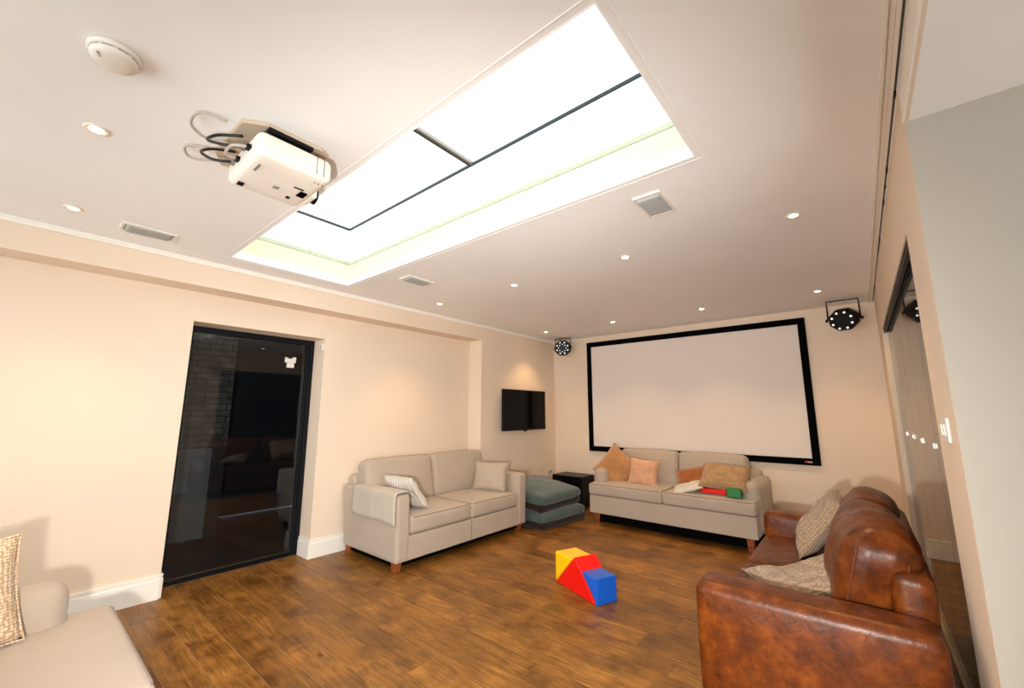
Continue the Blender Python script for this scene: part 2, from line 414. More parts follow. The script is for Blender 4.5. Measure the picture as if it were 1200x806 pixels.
# added glazing behind the camera (out of view), for soft daylight fill
wn = struct(boxes('added_window_4', [(-3.87+.985*i-.03, -3.87+.985*i+.03, YN-.1, YN-.05, .121, 2.279) for i in range(5)]+[(-3.899, .099, YN-.1, YN-.05, .121, .17), (-3.899, .099, YN-.1, YN-.05, 2.23, 2.279)], BLACKM))
for i in range(4): boxes('pane', [(-3.84+.985*i, -2.915+.985*i, YN-.08, YN-.07, .17, 2.23)], GLASS, wn)
struct(boxes('wall_far_side', [(XE, XE+.15, YN, -2.3, 0, H), (XE, XE+.15, 1.6, YP+.14, 0, H), (XE, XE+.15, -2.3, 1.6, 0, .15), (XE, XE+.15, -2.3, 1.6, 2.25, H)], WALL))
# side glazing added to the adjoining space (out of view) to bring daylight in
wn = struct(boxes('added_window_3', [(XE+.05, XE+.1, -2.299+1.3*i-.03, -2.299+1.3*i+.03, .151, 2.249) for i in range(4)]+[(XE+.05, XE+.1, -2.299, 1.599, .151, .2), (XE+.05, XE+.1, -2.299, 1.599, 2.2, 2.249)], BLACKM))
for i in range(3): boxes('pane', [(XE+.07, XE+.08, -2.26+1.3*i, -1.04+1.3*i, .2, 2.2)], GLASS, wn)
struct(boxes('ceiling', [(-4.42, KX0, YN, YB+.15, H, H+0.055), (KX1, XE+.15, YN, YB+.15, H, H+0.055), (KX0, KX1, YN, KY0, H, H+0.055), (KX0, KX1, KY1, YB+.15, H, H+0.055)], CEIL))
struct(boxes('ceiling_adjoining', [(0.238, XE, YN, YP, 2.36, 2.42)], CEIL))
struct(boxes('trim_1', [(XB, XB+0.016, YN, YB, ZTR, H), (XB, XB+0.022, YN, YB, H-0.014, H)], TRIMW))
# ceiling edging around the skylight
e = 0.035
t2 = []
for a, b in ((0.0, 0.004), (0.03, 0.034)):
    t2 += [(KX0-b, KX1+b, KY0-b, KY0-a, H-0.0018, H+.001), (KX0-b, KX1+b, KY1+a, KY1+b, H-0.0018, H+.001), (KX0-b, KX0-a, KY0-a, KY1+a, H-0.0018, H+.001), (KX1+a, KX1+b, KY0-a, KY1+a, H-0.0018, H+.001)]
struct(boxes('trim_2', t2, CEIL))
# skirting
def skirt(name, segs):
    """segs: (axis, const plane, outward sign, a, b)"""
    l = []
    for ax, c, s, a, b in segs:
        for d, z0, z1 in ((0.018, 0, 0.135), (0.012, 0.135, 0.152), (0.015, 0.152, 0.165)):
            lo, hi = sorted((c, c+s*d))
            l.append((lo, hi, a, b, z0, z1) if ax == 0 else (a, b, lo, hi, z0, z1))
    return struct(boxes(name, l, TRIMW))
skirt('baseboard_left', [(0, XW, 1, YN, DY0), (0, XW, 1, DY1, YPIER-.018), (1, DY1, -1, -4.26, XW+.018), (1, YPIER, -1, XW, XB+.018), (0, XB, 1, YPIER, YB), (1, DY0, 1, -4.26, XW)])
skirt('baseboard_back', [(1, YB, -1, XB+.018, XR)])
skirt('baseboard_right', [(0, XR, -1, YP, OY0), (0, XR, -1, OY1, YB-.018), (1, YP, -1, XR-.018, XE)])

# skylight
ZG = 2.70
bm = bmesh.new()
for b in [(KX0-.06, KX0-.02, KY0-.06, KY1+.06), (KX1+.02, KX1+.06, KY0-.06, KY1+.06), (KX0-.02, KX1+.02, KY0-.06, KY0-.02), (KX0-.02, KX1+.02, KY1+.02, KY1+.06)]: bx(bm, *b, H+0.055, 2.74)
win = struct(from_bm('window_1', bm, UPST))
BXS = [-2.85, -1.545]; BY = 1.488
gx0, gx1, gy0, gy1 = KX0-.02, KX1+.02, KY0-.02, KY1+.02
for (a, b, c, d) in [(gx0, BXS[0], gy0, BY), (BXS[0], BXS[1], gy0, BY), (BXS[1], gx1, gy0, BY), (gx0, gx1, BY, gy1)]:
    boxes('pane', [(a+.004, b-.004, c+.004, d-.004, ZG, ZG+0.012)], GLASSS, win)
boxes('glazing_bar', [(BXS[0]-.005, gx1, BY-.006, BY+.004, ZG-.004, ZG+.014)], BARD, win, 0.002, 1)
boxes('glazing_bar', [(BXS[0]-.005, BXS[0]+.005, gy0, BY-.007, ZG-.004, ZG+.014)], BARD, win, 0.002, 1)
b_ = boxes('glazing_bar', [(BXS[1]-.006, BXS[1]+.012, gy0, BY-.007, ZG-.004, ZG+.014)], BARD, win, 0.002, 1)
boxes('bar_cap', [(BXS[1]+.013, BXS[1]+.026, gy0, BY-.007, ZG-.003, ZG+.014)], ALU, win)
# left glass door
dr = struct(boxes('door_1', [(-4.31, -4.272, DY0+.001, DY0+.045, 0.001, DZ-.001), (-4.31, -4.272, DY1-.045, DY1-.001, 0.001, DZ-.001), (-4.31, -4.272, DY0+.045, DY1-.045, DZ-.05, DZ-.001), (-4.31, -4.272, DY0+.045, DY1-.045, 0.001, 0.025)], BLACKM))
boxes('pane', [(-4.297, -4.288, DY0+.045, DY1-.045, 0.025, DZ-.05)], GLASSD, dr)
boxes('sash_frame', [(-4.305, -4.28, DY1-.075, DY1-.046, 0.026, DZ-.051), (-4.305, -4.28, DY0+.046, DY0+.06, 0.026, DZ-.051)], BLACKM, dr)
# dark yard behind it
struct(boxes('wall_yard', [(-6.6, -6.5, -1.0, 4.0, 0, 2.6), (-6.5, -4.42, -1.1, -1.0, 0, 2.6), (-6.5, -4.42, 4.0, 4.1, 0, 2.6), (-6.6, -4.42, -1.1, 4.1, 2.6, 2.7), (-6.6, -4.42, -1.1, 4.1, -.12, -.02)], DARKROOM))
bw = struct(boxes('wall_yard_brick', [(-5.75, -5.615, -0.6, 1.64, -0.02, 2.2)], MORT))
bm = bmesh.new(); z = 0.95; k = 0
while z < 2.19:
    yy = -0.6 - (0.11 if k % 2 else 0)
    while yy < 1.63:
        a, b = max(yy+.005, -0.6), min(yy+.21, 1.64)
        if b-a > 0.03: bx(bm, -5.62, -5.6+random.uniform(-.006, .004), a, b, z+.004, min(z+.062, 2.19))
        yy += 0.22
    z += 0.068; k += 1
br = from_bm('brickwork', bm, BRICKM, bw); br['kind'] = 'stuff'
boxes('plinth', [(-5.614, -5.59, -0.6, 1.5, 0.0, 0.94)], PLINTH, bw)

# right glass screen: sliding panels in the opening
struct(boxes('trim_4', [(0.245, 0.262, OY0, OY1, 0.0005, 0.022), (0.272, 0.30, OY0, OY1, 0.0005, 0.016), (0.31, 0.33, OY0, OY1, 0.0005, 0.022)], SILL))
NP = 5; pw = (OY1-OY0)/NP
dw = struct(boxes('window_2', [(0.236+.024*i, 0.252+.024*i, OY0, OY1, OZ-.035+.0, OZ-.0005) for i in range(3)]+[(0.234, 0.306, OY0, OY1, OZ-.008, OZ-.0005)], BLACKM))
for i in range(NP):
    p = boxes('pane', [(0.262, 0.272, OY0+i*pw+.003, OY0+(i+1)*pw-.003-(0.012 if i == NP-1 else 0), 0.024, OZ-.036)], GLASSD, dw)
    if i:
        hb = bmesh.new(); bx(hb, 0.2545, 0.2615, OY0+i*pw+.03, OY0+i*pw+.04, 1.16, 1.188)
        bmesh.ops.bevel(hb, geom=hb.edges[:], offset=.002, segments=2, affect='EDGES'); from_bm('handle', hb, ALU, dw)
struct(boxes('wall_sky_block', [(1.6, 1.7, YP+.14, 6.0, 0, 2.6), (0.42, 1.7, 5.9, 6.0, 0, 2.6), (0.42, 1.7, YP+.14, 6.0, H-.02, H-.001)], DARKROOM))  # added dark enclosure behind the panels, keeps the sky light out

# ceiling track of the folding partition
tr = struct(boxes('trim_5', [(0.172, 0.182, YN, YB, H-.012, H), (0.188, 0.2, YN, YB, H-.006, H), (0.2005, 0.2125, YN, YB, H-.009, H), (0.2205, XR, YN, YB, H-.010, H)], TRIMW))
boxes('slot', [(0.2127, 0.2203, YN, YB, H-.002, H-.0005)], mat('slot_shadow_gap', srgb(86, 92, 94), 0.6), tr)
for (ya, yb) in ((1.93, 1.96), (2.55, 2.6), (2.75, 2.78), (2.95, 3.02), (3.6, 3.95), (5.0, 5.3)):
    boxes('carrier', [(0.2128, 0.2202, ya, yb, H-.012, H-.002)], BLACKP, tr)
struct(boxes('trim_6', [(XR-.006, XR, YN, YP, 2.36, 2.375), (XR-.003, XR, YN, YP, 2.375, H-.012)], TRIMW))

# ------------------------------------------------------------------ fixtures
GRP_D = 'recessed downlights in the ceiling'
DL = [(-3.39, 0.09, 'recessed warm downlight in the ceiling left of the smoke detector, nearest the left wall'),
      (-2.335, 0.085, 'recessed warm downlight in the ceiling between smoke detector and left wall downlight'),
      (-3.405, 2.853, 'recessed warm downlight next to the bulkhead, between the left sofa and skylight corner'),
      (-2.35, 2.853, 'recessed warm downlight just beyond the small grey grille by the skylight corner'),
      (-1.255, 2.85, 'recessed warm downlight in mid ceiling, halfway along the skylight edge'),
      (-0.19, 2.855, 'recessed warm downlight nearest the ceiling track, level with the middle downlights'),
      (-3.425, 4.89, 'recessed warm downlight in the far left corner above the television'),
      (-2.36, 4.88, 'recessed warm downlight above the left part of the projection screen'),
      (-1.27, 4.89, 'recessed warm downlight above the right half of the projection screen'),
      (-0.205, 4.87, 'recessed warm downlight beside the right party light')]
rim = None
for i, (x, y, lab) in enumerate(DL):
    t = empty('downlight', (x, y, H)); tag(t, lab, 'downlight', GRP_D)
    if rim is None:
        rim = lathe('rim', [(0.025, -0.001), (0.04, -0.001), (0.042, -0.003), (0.039, -0.006), (0.03, -0.006), (0.025, -0.003)], RIM, t, 28)
        blb = lathe('bulb', [(0.0, -0.0015), (0.0245, -0.0015), (0.023, -0.004), (0.012, -0.0065), (0.0, -0.007)], BULB, t, 24)
    else:
        for s in (rim, blb):
            c = s.copy(); COL.objects.link(c); c.parent = t
    ld = bpy.data.lights.new('downlight_lamp', 'SPOT'); lo = bpy.data.objects.new('downlight_lamp', ld); COL.objects.link(lo)
    ld.energy = 33; ld.color = (1.0, 0.66, 0.32); ld.spot_size = math.radians(100); ld.spot_blend = 0.8; ld.shadow_soft_size = 0.03
    lo.location = (x, y, H-0.02)

# smoke detector
t = tag(empty('smoke_detector', (-1.765, 0.075, H), -0.4), 'round white smoke detector on the ceiling', 'smoke detector')
lathe('base', [(0.0, -0.001), (0.068, -0.001), (0.068, -0.012), (0.064, -0.018), (0.0, -0.018)], PLASW, t, 40)
lathe('cover', [(0.0, -0.0185), (0.06, -0.0185), (0.062, -0.026), (0.056, -0.036), (0.04, -0.042), (0.0, -0.044)], PLASW, t, 40)
for k in range(10):
    a = 2*PI*k/10
    bm = bmesh.new(); bx(bm, -0.013, 0.013, -0.001, 0.001, -0.0235, -0.021); o = from_bm('vent_slot', bm, PLASG, t)
    o.location = (0.0605*math.cos(a), 0.0605*math.sin(a), 0); o.rotation_euler = (0, 0, a+PI/2)
for k in range(3): o = boxes('test_mark', [(0.02+.008*k, 0.024+.008*k, -0.03, -0.022, -0.0425, -0.0405)], PLASG, t)

# ceiling speakers / grilles: wedge shaped grey
def grille(loc, lab, sx=0.15, sy=0.27):
    t = tag(empty('ceiling_speaker', loc), lab, 'speaker', 'grey ceiling speakers')
    a, b = sx/2, sy/2
    boxes('frame', [(-a, -a+.012, -b, b, -.012, 0), (a-.012, a, -b, b, -.012, 0), (-a+.012, a-.012, -b, -b+.012, -.012, 0), (-a+.012, a-.012, b-.012, b, -.012, 0)], PLASW, t)
    prism('grille_panel', [(-b+.013, -.001), (b-.013, -.001), (b-.03, -.016), (-b+.03, -.022)], 0, -a+.013, a-.013, GREYGR, t, 0.003, 1)
    for k in range(7):
        yk = -b+.05+k*(sy-.1)/6
        boxes('louvre', [(-a+.02, a-.02, yk-.002, yk+.002, -.024+.006*(k/6.0), -.016)], GREYGR, t)
grille((-3.46, 0.44, H), 'long grey ceiling speaker beside the bulkhead trim, nearest the left edge')
grille((-0.775, 2.19, H), 'grey ceiling speaker right of the skylight corner')
grille((-2.93, 2.19, H), 'small grey ceiling speaker just beyond the far corner of the skylight')

# projector
t = tag(empty('projector', (-1.825, 0.62, H)), 'white video projector hanging from the ceiling with cables at its back', 'projector')
prism('mount_plate', [(-.37, -.13), (-.27, -.18), (.04, -.17), (.09, -.10), (.10, .13), (.07, .17), (-.33, .14)], 2, -.02, -.002, BEIGEP, t, .003, 1)
boxes('mount_bracket', [(-.1, .1, -.09, .09, -.04, -.021), (-.03, .03, -.03, .03, -.085, -.04), (-.12, .13, -.11, -.08, -.095, -.07), (-.12, .13, .08, .11, -.095, -.07)], BLACKP, t, .003, 1)
body = puff('body', (0.355, 0.29, 0.10), 0.026, PLASW, t, (0.004, 0.004, 0.004), 6, loc=(0.0, 0.0, -0.146))
o = boxes('lens_hood', [(-.14, -.02, .146, .176, -.185, -.11)], PLASW, t, .012, 3)
lathe('lens', [(0, 0), (0.035, 0), (0.038, 0.012), (0.03, 0.016), (0, 0.01)], TVGLASS, o, 24).location = (0, 0, 0)
lens = o.children[0]; lens.location = (-.08, .177, -.15); lens.rotation_euler = (-PI/2, 0, 0)
zb = -0.2015
boxes('foot_pad', [(-.13, -.105, -.12, -.098, zb-.003, zb+.004)], BLACKP, t)
boxes('sensor_window', [(-.035, .012, .085, .115, zb-.003, zb+.004)], TVGLASS, t)
boxes('foot_pad', [(-.09, -.075, .062, .076, zb-.003, zb+.004)], BLACKP, t)
boxes('printed_mark', [(-.045, -.02, -.01+.008*k, -.006+.008*k, zb-.0022, zb+.001) for k in range(3)], PLASG, t)
for k in range(4): boxes('indicator', [(.04+.016*k, .05+.016*k, -.112, -.104, zb-.0018, zb+.003)], PLASG, t)
for k in range(3): boxes('indicator', [(.13+.0*k, .135, .09+.016*k, .094+.016*k, zb-.0008, zb+.006)], PLASG, t)
boxes('latch', [(.03, .034, .05, .09, zb-.0025, zb+.003)], BLACKP, t)
boxes('side_panel_line', [(.179, .1815, .075, .078, -.185, -.11), (.179, .1815, .105, .108, -.185, -.11)], PLASG, t)
for k, (xx, zz) in enumerate(((-.08, -.14), (-.02, -.15), (.05, -.13), (.1, -.15))): boxes('connector', [(xx-.014, xx+.014, -.162, -.143, zz-.008, zz+.008)], BLACKP if k % 2 else PLASG, t)
def cable(pts, r, m): tube('cable', smoothpath(pts, 6), r, m, t, 8)
cable([(-.08, -.16, -.14), (-.10, -.22, -.15), (-.15, -.25, -.11), (-.20, -.2, -.05), (-.2, -.12, -.022)], .006, CABLEB)
cable([(.05, -.16, -.13), (.04, -.23, -.15), (-.02, -.26, -.12), (-.06, -.22, -.06), (-.04, -.14, -.03)], .006, CABLEB)
cable([(-.02, -.16, -.15), (.0, -.2, -.16), (.06, -.2, -.15), (.1, -.16, -.15)], .006, CABLEG)
cable([(-.3, -.13, -.022), (-.37, -.2, -.03), (-.39, -.25, -.025), (-.33, -.27, -.012), (-.27, -.20, -.012)], .005, CABLEG)
cable([(-.15, -.16, -.022), (-.17, -.24, -.03), (-.12, -.3, -.025), (-.03, -.29, -.015), (.0, -.21, -.022)], .005, CABLEG)

# television
t = tag(empty('television', (XB, 4.809, 1.371)), 'black flat television mounted on the wall right of the left sofa', 'television')
hy, hz = .492, .287
boxes('cabinet', [(.045, .086, -hy, hy, -hz, hz)], BLACKP, t, .006, 2)
boxes('screen', [(.0855, .088, -hy+.014, hy-.014, -hz+.022, hz-.014)], TVGLASS, t)
boxes('sensor_bump', [(.06, .09, -.03, .03, -hz-.016, -hz+.001)], BLACKP, t, .004, 1)
boxes('wall_bracket', [(.001, .044, -.15, .15, -.15, .15)], BLACKM, t)

# projection screen
t = tag(empty('projection_screen', (-1.790, YB, 0.7714)), 'large white projection screen with black frame on the back wall', 'projection screen')
hw, hh, fw = 1.4037, 1.6368, .073
boxes('frame_bar', [(-hw, hw, -.035, -.004, 0, fw)], BLACKV, t, .003, 1)
boxes('frame_bar', [(-hw, hw, -.035, -.004, hh-fw, hh)], BLACKV, t, .003, 1)
for s in (-1, 1): boxes('frame_bar', [(min(s*hw, s*(hw-fw)), max(s*hw, s*(hw-fw)), -.0352, -.004, fw, hh-fw)], BLACKV, t, .003, 1)
boxes('screen_cloth', [(-hw+fw, hw-fw, -.022, -.012, fw, hh-fw)], SCREENW, t)
lg = boxes('logo', [(1.262, 1.285, -.0362, -.0352, .028, .046)], LOGOR, t)
for k in range(4): boxes('logo_mark', [(1.289+.011*k, 1.297+.011*k, -.0362, -.0352, .028, .044-.004*(k % 2))], LOGOW, t)

# party lights
def party(loc, rx, rz, lab, inner, sc):
    t = tag(empty('party_light', loc, 0), lab, 'stage light', 'black party lights under the ceiling')
    # yoke to the ceiling
    w, hgt = .125*sc, .035
    top = H-loc[2]-.004
    tube('yoke', [(-w, 0, 0), (-w, 0, top), (w, 0, top), (w, 0, 0)], .008, BLACKM, t, 6)
    b = empty('tmp'); 
    bm = bmesh.new(); seg = 8; prof = [(.085, .07), (.118, .055), (.125, .0), (.118, -.05), (.10, -.075)]
    rings = [[bm.verts.new((r*sc*math.cos(2*PI*(k+.5)/seg)*1.03, d*sc, r*sc*math.sin(2*PI*(k+.5)/seg)*.94)) for k in range(seg)] for r, d in prof]
    for A, B in zip(rings, rings[1:]):
        for k in range(seg): bm.faces.new((A[k], A[(k+1) % seg], B[(k+1) % seg], B[k]))
    bm.faces.new(rings[0]); bm.faces.new(rings[-1][::-1]); bmesh.ops.recalc_face_normals(bm, faces=bm.faces[:])
    bmesh.ops.bevel(bm, geom=bm.edges[:], offset=.006, segments=2, affect='EDGES')
    body = from_bm('housing', bm, BLACKP, t); bpy.data.objects.remove(b)
    body.rotation_euler = (rx, 0, rz)
    def led(r, a, q):
        o = lathe('led_lens', [(0, 0), (q, 0), (q*.8, .003), (0, .005)], LENS, body, 12)
        o.location = (r*sc*math.cos(a), -.0755*sc, r*sc*math.sin(a)); o.rotation_euler = (PI/2, 0, 0)
    for k in range(8): led(.082, 2*PI*(k+.5)/8, .011)
    if inner:
        for k in range(8): led(.052, 2*PI*k/8, .007)
    for s in (-1, 1):
        kb = lathe('clamp_knob', [(0, 0), (.016, 0), (.018, .012), (.012, .02), (0, .02)], BLACKM, t, 12); kb.location = (s*(w+.004), 0, 0); kb.rotation_euler = (0, s*PI/2, 0)
party((-3.535, 5.50, 2.345), .12, .5, 'black round party light with dotted lenses in the far left corner', True, 1.1)
party((-0.035, 5.42, 2.292), .30, -.25, 'black party light with ring of eight lenses right of the projection screen', False, 1.05)

# subwoofer
t = tag(empty('subwoofer', (-3.35, 5.43, 0)), 'black box subwoofer in the corner between floor cushions and back sofa', 'speaker')
boxes('cabinet', [(-.25, .25, -.18, .18, .025, .44)], BLACKP, t, .008, 2)
lathe('driver', [(0, 0), (.14, 0), (.15, .006), (.14, .01), (.1, .004), (0, .004)], BLACKV, t, 28).rotation_euler = (PI/2, 0, 0)
t.children[-1].location = (0, -.181, .24)
for sx in (-1, 1):
    for sy in (-1, 1): boxes('foot', [(sx*.2-.02, sx*.2+.02, sy*.14-.02, sy*.14+.02, 0, .026)], BLACKP, t)

# light switch, sockets, sensors
t = tag(empty('light_switch', (XR, 2.13, 1.275)), 'white double light switch on the right wall beside the glass panels', 'switch')
boxes('plate', [(-.009, 0, -.073, .073, -.043, .043)], PLASW, t, .003, 2)
for s in (-1, 1): boxes('rocker', [(-.013, -.0085, s*.03-.012, s*.03+.012, -.02, .02)], TRIMW, t, .002, 1)
t = tag(empty('wall_socket', (XB, 5.52, .43)), 'white wall socket behind the floor cushions on the left wall', 'socket')
boxes('plate', [(0, .009, -.073, .073, -.043, .043)], PLASW, t, .003, 2)
for s in (-1, 1): boxes('outlet', [(.0088, .0105, s*.035-.018, s*.035+.018, -.02, .02)], PLASG, t)
t = tag(empty('door_sensor', (-4.09, DY1, 1.98)), 'small white alarm contact at the top of the door reveal', 'sensor')
boxes('housing', [(-.03, .03, -.022, 0, -.035, .035)], PLASW, t, .005, 2); boxes('label_strip', [(-.02, .02, -.0228, -.0215, -.006, .002)], PLASG, t)
t = tag(empty('glass_sensor', (-4.288, 1.715, 1.815)), 'white bracket shaped device stuck on the dark glass door', 'sensor')
boxes('body', [(.0, .022, -.05, .05, .0, .04)], PLASW, t, .004, 1); boxes('clip', [(.0, .024, -.03, .035, -.05, -.002)], PLASW, t, .004, 1); boxes('tab', [(.0, .02, .02, .05, .041, .055)], PLASW, t); boxes('tab', [(.0, .02, -.05, -.03, .041, .05)], PLASW, t)

# ------------------------------------------------------------------ sofas
def pipe_loop(hx, hy, r, z, n=5):
    pts = []
    for cx, cy, a0 in ((hx-r, hy-r, 0), (-hx+r, hy-r, PI/2), (-hx+r, -hy+r, PI), (hx-r, -hy+r, 1.5*PI)):
        for k in range(n+1):
            a = a0+PI/2*k/n; pts.append((cx+r*math.cos(a), cy+r*math.sin(a), z))
    return pts
def cushion_part(name, size, r, m, parent, puffs, loc, rot=(0, 0, 0), nz=0.004, seed=0.0, piping=None, n=10):
    o = puff(name, size, r, m, parent, puffs, n, nz, 5.0, loc, rot, None, seed)
    if piping:
        for s in (-1, 1):
            rr = r*0.9+.012
            tube('piping', pipe_loop(size[0]/2-r*.25, size[1]/2-r*.25, rr, s*(size[2]/2-r*.3)), .0045, piping, o, 6, True)
    return o
def block_foot(name, x, y, h, parent, m, w=.035):
    bm = bmesh.new(); bx(bm, -w, w, -w, w, 0, h)
    for v in bm.verts:
        if v.co.z < .001: v.co.x *= .8; v.co.y *= .8
    bmesh.ops.bevel(bm, geom=bm.edges[:], offset=.004, segments=1, affect='EDGES')
    o = from_bm(name, bm, m, parent); o.location = (x, y, 0); return o

# --- sofa A: box cushion sofa along the left wall
A = tag(empty('sofa', (-3.56, 3.09, 0), PI/2), 'oatmeal fabric two seat sofa beside the dark glass door', 'sofa', 'oatmeal fabric sofas')
AW, AD, Z0 = 1.76, .94, .085
hw, hd = AW/2, AD/2; aw = .14
boxes('base', [(-hw+.005, hw-.005, -hd+.006, hd-.10, Z0, .285)], LINEN, A, .012, 2)
boxes('underside_shade', [(-hw+.05, hw-.05, -hd+.07, hd-.12, .035, Z0)], BLACKV, A)  # black box stands in for the shade under the sofa
boxes('kick_seam', [(-.003, .003, -hd+.003, -hd+.0065, Z0+.01, .28)], PIPING, A)
for s in (-1, 1):
    # arm: slight outward flare at the top, raked at the back
    def fl(p, s=s):
        k = max(0, (p.z+.14))/.42
        return (p.x+s*.012*k, p.y+(.05*k if p.y > .2 else 0)-0.0, p.z)
    puff('arm', (aw, AD-.06, .55), .032, LINEN, A, (.006, 0, .004), 7, .002, 4, (s*(hw-aw/2), -.03, Z0+.275), (0, 0, 0), fl, s*3.0)
puff('back_frame', (AW-2*aw+.18, .15, .62), .05, LINEN, A, (0, .0, .01), 6, .003, 4, (0, hd-.085, .09+.33), (-.1, 0, 0))
for s in (-1, 1):
    cushion_part('seat_cushion', (.735, .73, .15), .035, LINEN, A, (.004, .008, .014), (s*.3695, -hd+.367, .362), (0, 0, 0), .005, s*2.2, PIPING)
    cushion_part('back_cushion', (.805, .19, .455), .05, LINEN, A, (.004, .035, .012), (s*.408, .225, .635), (-.2, 0, 0), .006, s*5.1)
for sx in (-1, 1):
    for sy in (-1, 1): block_foot('foot', sx*(hw-.06), sy*(hd-.08)-(.03 if sy > 0 else 0), Z0, A, FOOT)
# arm cover draped over the near arm (local -x end)
bm = bmesh.new(); grid = []
nu, nv = 22, 26
xo, xi, zt = -hw-.022, -hw+aw+.010, Z0+.55+.012
for i in range(nu+1):
    u = i/nu; yv = -hd+.004+u*.69
    row = []
    hang = .27-.02*math.sin(u*5)-.05*u*u
    path = [(xi-.004, zt-.03), (xi-.004, zt-.012), (xi-.02, zt+.002), ((xo+xi)/2, zt+.006), (xo+.02, zt+.002), (xo, zt-.016), (xo-.004, zt-.10), (xo-.001, zt-hang)]
    sp = smoothpath([(p[0], yv, p[1]) for p in path], 4)
    for j, p in enumerate(sp):
        w = max(0, (j-18)/len(sp))
        fold = .018*w*math.sin(u*17+2.2*math.sin(u*4)+j*.12)+.012*w*noise.noise(Vector((u*6, j*.25, 3.3)))
        row.append(bm.verts.new((p.x-abs(fold) if j > 16 else p.x, p.y, p.z+.006*w*math.sin(u*9))))
    grid.append(row)
for i in range(nu):
    for j in range(len(grid[0])-1): bm.faces.new((grid[i][j], grid[i+1][j], grid[i+1][j+1], grid[i][j+1]))
cov = from_bm('arm_cover', bm, LINEN2, A, True); sm = cov.modifiers.new('thickness', 'SOLIDIFY'); sm.thickness = .004; sm.offset = 1
cov['label'] = 'pale loose arm cover'

# --- T cushion sofas
def tee_sofa(loc, rz, lab):
    t = tag(empty('sofa', loc, rz), lab, 'sofa', 'oatmeal fabric sofas')
    W_, D_, z0 = 1.84, .90, .125
    hw, hd = W_/2, D_/2; aw = .165; af = .15      # arm set back by af
    boxes('base', [(-hw+.01, hw-.01, -hd+.02, hd-.02, z0, .335)], LINEN, t, .012, 2)
    boxes('underside_shade', [(-hw+.06, hw-.06, -hd+.07, hd-.06, .03, z0)], BLACKV, t)  # black block gives the dark shade beneath the base
    for s in (-1, 1):
        puff('arm', (aw, D_-af-.03, .50), .07, LINEN, t, (.014, .006, .008), 7, .003, 4, (s*(hw-aw/2+.012), af/2-.005, .135+.25), (0, 0, 0), None, s*2.0)
        # seat cushion in T shape: main pad and ear in front of the arm, one skin
        def tee(p, s=s):
            x, y, z = p
            if s*x > .25 and y > -.08:            # pull the rear outer part in beside the arm
                k = min(1, (s*x-.25)/.2); lim = .30
                x = s*(min(s*x, lim+.0*k))
            return (x, y, z)
        cushion_part('seat_cushion', (.915, .72, .14), .035, LINEN, t, (.004, .006, .012), (s*.4585, -hd+.362, .405), (0, 0, 0), .004, s*1.3, PIPING)
        cushion_part('back_cushion', (.745, .19, .43), .05, LINEN, t, (.004, .03, .012), (s*.376, .225, .64), (-.18, 0, 0), .006, s*4.1)
    puff('back_frame', (W_-2*aw+.2, .14, .56), .05, LINEN, t, (0, 0, .008), 6, .002, 4, (0, hd-.085, .135+.29), (-.06, 0, 0))
    for sx in (-1, 1):
        for sy in (-1, 1): block_foot('foot', sx*(hw-.09), sy*(hd-.1), z0, t, FOOT)
    return t
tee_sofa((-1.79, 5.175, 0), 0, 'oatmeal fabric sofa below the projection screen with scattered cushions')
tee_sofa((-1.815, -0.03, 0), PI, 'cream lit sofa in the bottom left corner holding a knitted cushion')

# --- brown leather sofa
Bs = tag(empty('leather_sofa', (-0.255, 2.985, 0), -PI/2), 'tan brown leather sofa along the right glass panels', 'sofa')
bw_, bd = 1.89, .79; hw, hd = bw_/2, bd/2; aw = .20
puff('base', (bw_-2*aw+.02, bd-.04, .22), .02, LEATHER, Bs, (0, .004, 0), 6, .002, 4, (0, 0, .19))
for s in (-1, 1):
    puff('arm', (aw, bd, .53), .042, LEATHER, Bs, (.010, .006, .006), 9, .004, 4, (s*(hw-aw/2), 0, .07+.265), (0, 0, 0), None, s*3.3)
    arm = Bs.children[-1]
    for k in (-.135, .13):
        pts = []
        xs = s*(aw/2+.004)
        for z in [-.26, -.2, -.1, 0, .1, .18, .222]:
            pts.append((s*(aw/2+.010*max(0, 1-(k/hd)**2)*max(0, 1-(z/.265)**2)+.0006), k, z))
        pts += [(s*(aw/2-.012), k, .256), (s*(aw/2-.042), k, .2672), (s*.0, k, .2712), (-s*(aw/2-.045), k, .2672)]
        tube('seam', pts, .0032, STITCH, arm, 6)
    tube('seam', [(s*(aw/2-.012), y_, .258+.003*(1-(y_/hd)**2)) for y_ in [-.34+.04*i for i in range(18)]], .0022, STITCH, arm, 6)
puff('back_frame', (bw_-2*aw+.02, .13, .62), .045, LEATHER, Bs, (0, .01, .008), 8, .004, 4, (0, hd-.066, .11+.32), (-.03, 0, 0))
for s in (-1, 1):
    cushion_part('seat_cushion', (.738, .60, .17), .045, LEATHER, Bs, (.006, .012, .025), (s*.372, -hd+.302, .36), (0, 0, 0), .008, s*2.7, STITCH, 10)
    bc = cushion_part('back_cushion', (.70, .23, .43), .078, LEATHER, Bs, (.008, .04, .03), (s*.365, .212 if s > 0 else .205, .652 if s > 0 else .638), (-.24, s*.03, .04*s), .03, 6.0 if s > 0 else 9.0, None, 12)
    for q in (-1, 1):
        tube('seam', [(s*(.353+.008*math.cos(a)), q*.078, .16*math.sin(a)) for a in [(-1+2*i/14.0)*1.15 for i in range(15)]], .003, STITCH, bc, 6)
for sx in (-1, 1):
    for sy in (-1, 1): block_foot('foot', sx*(hw-.07), sy*(hd-.08), .085, Bs, FOOT)

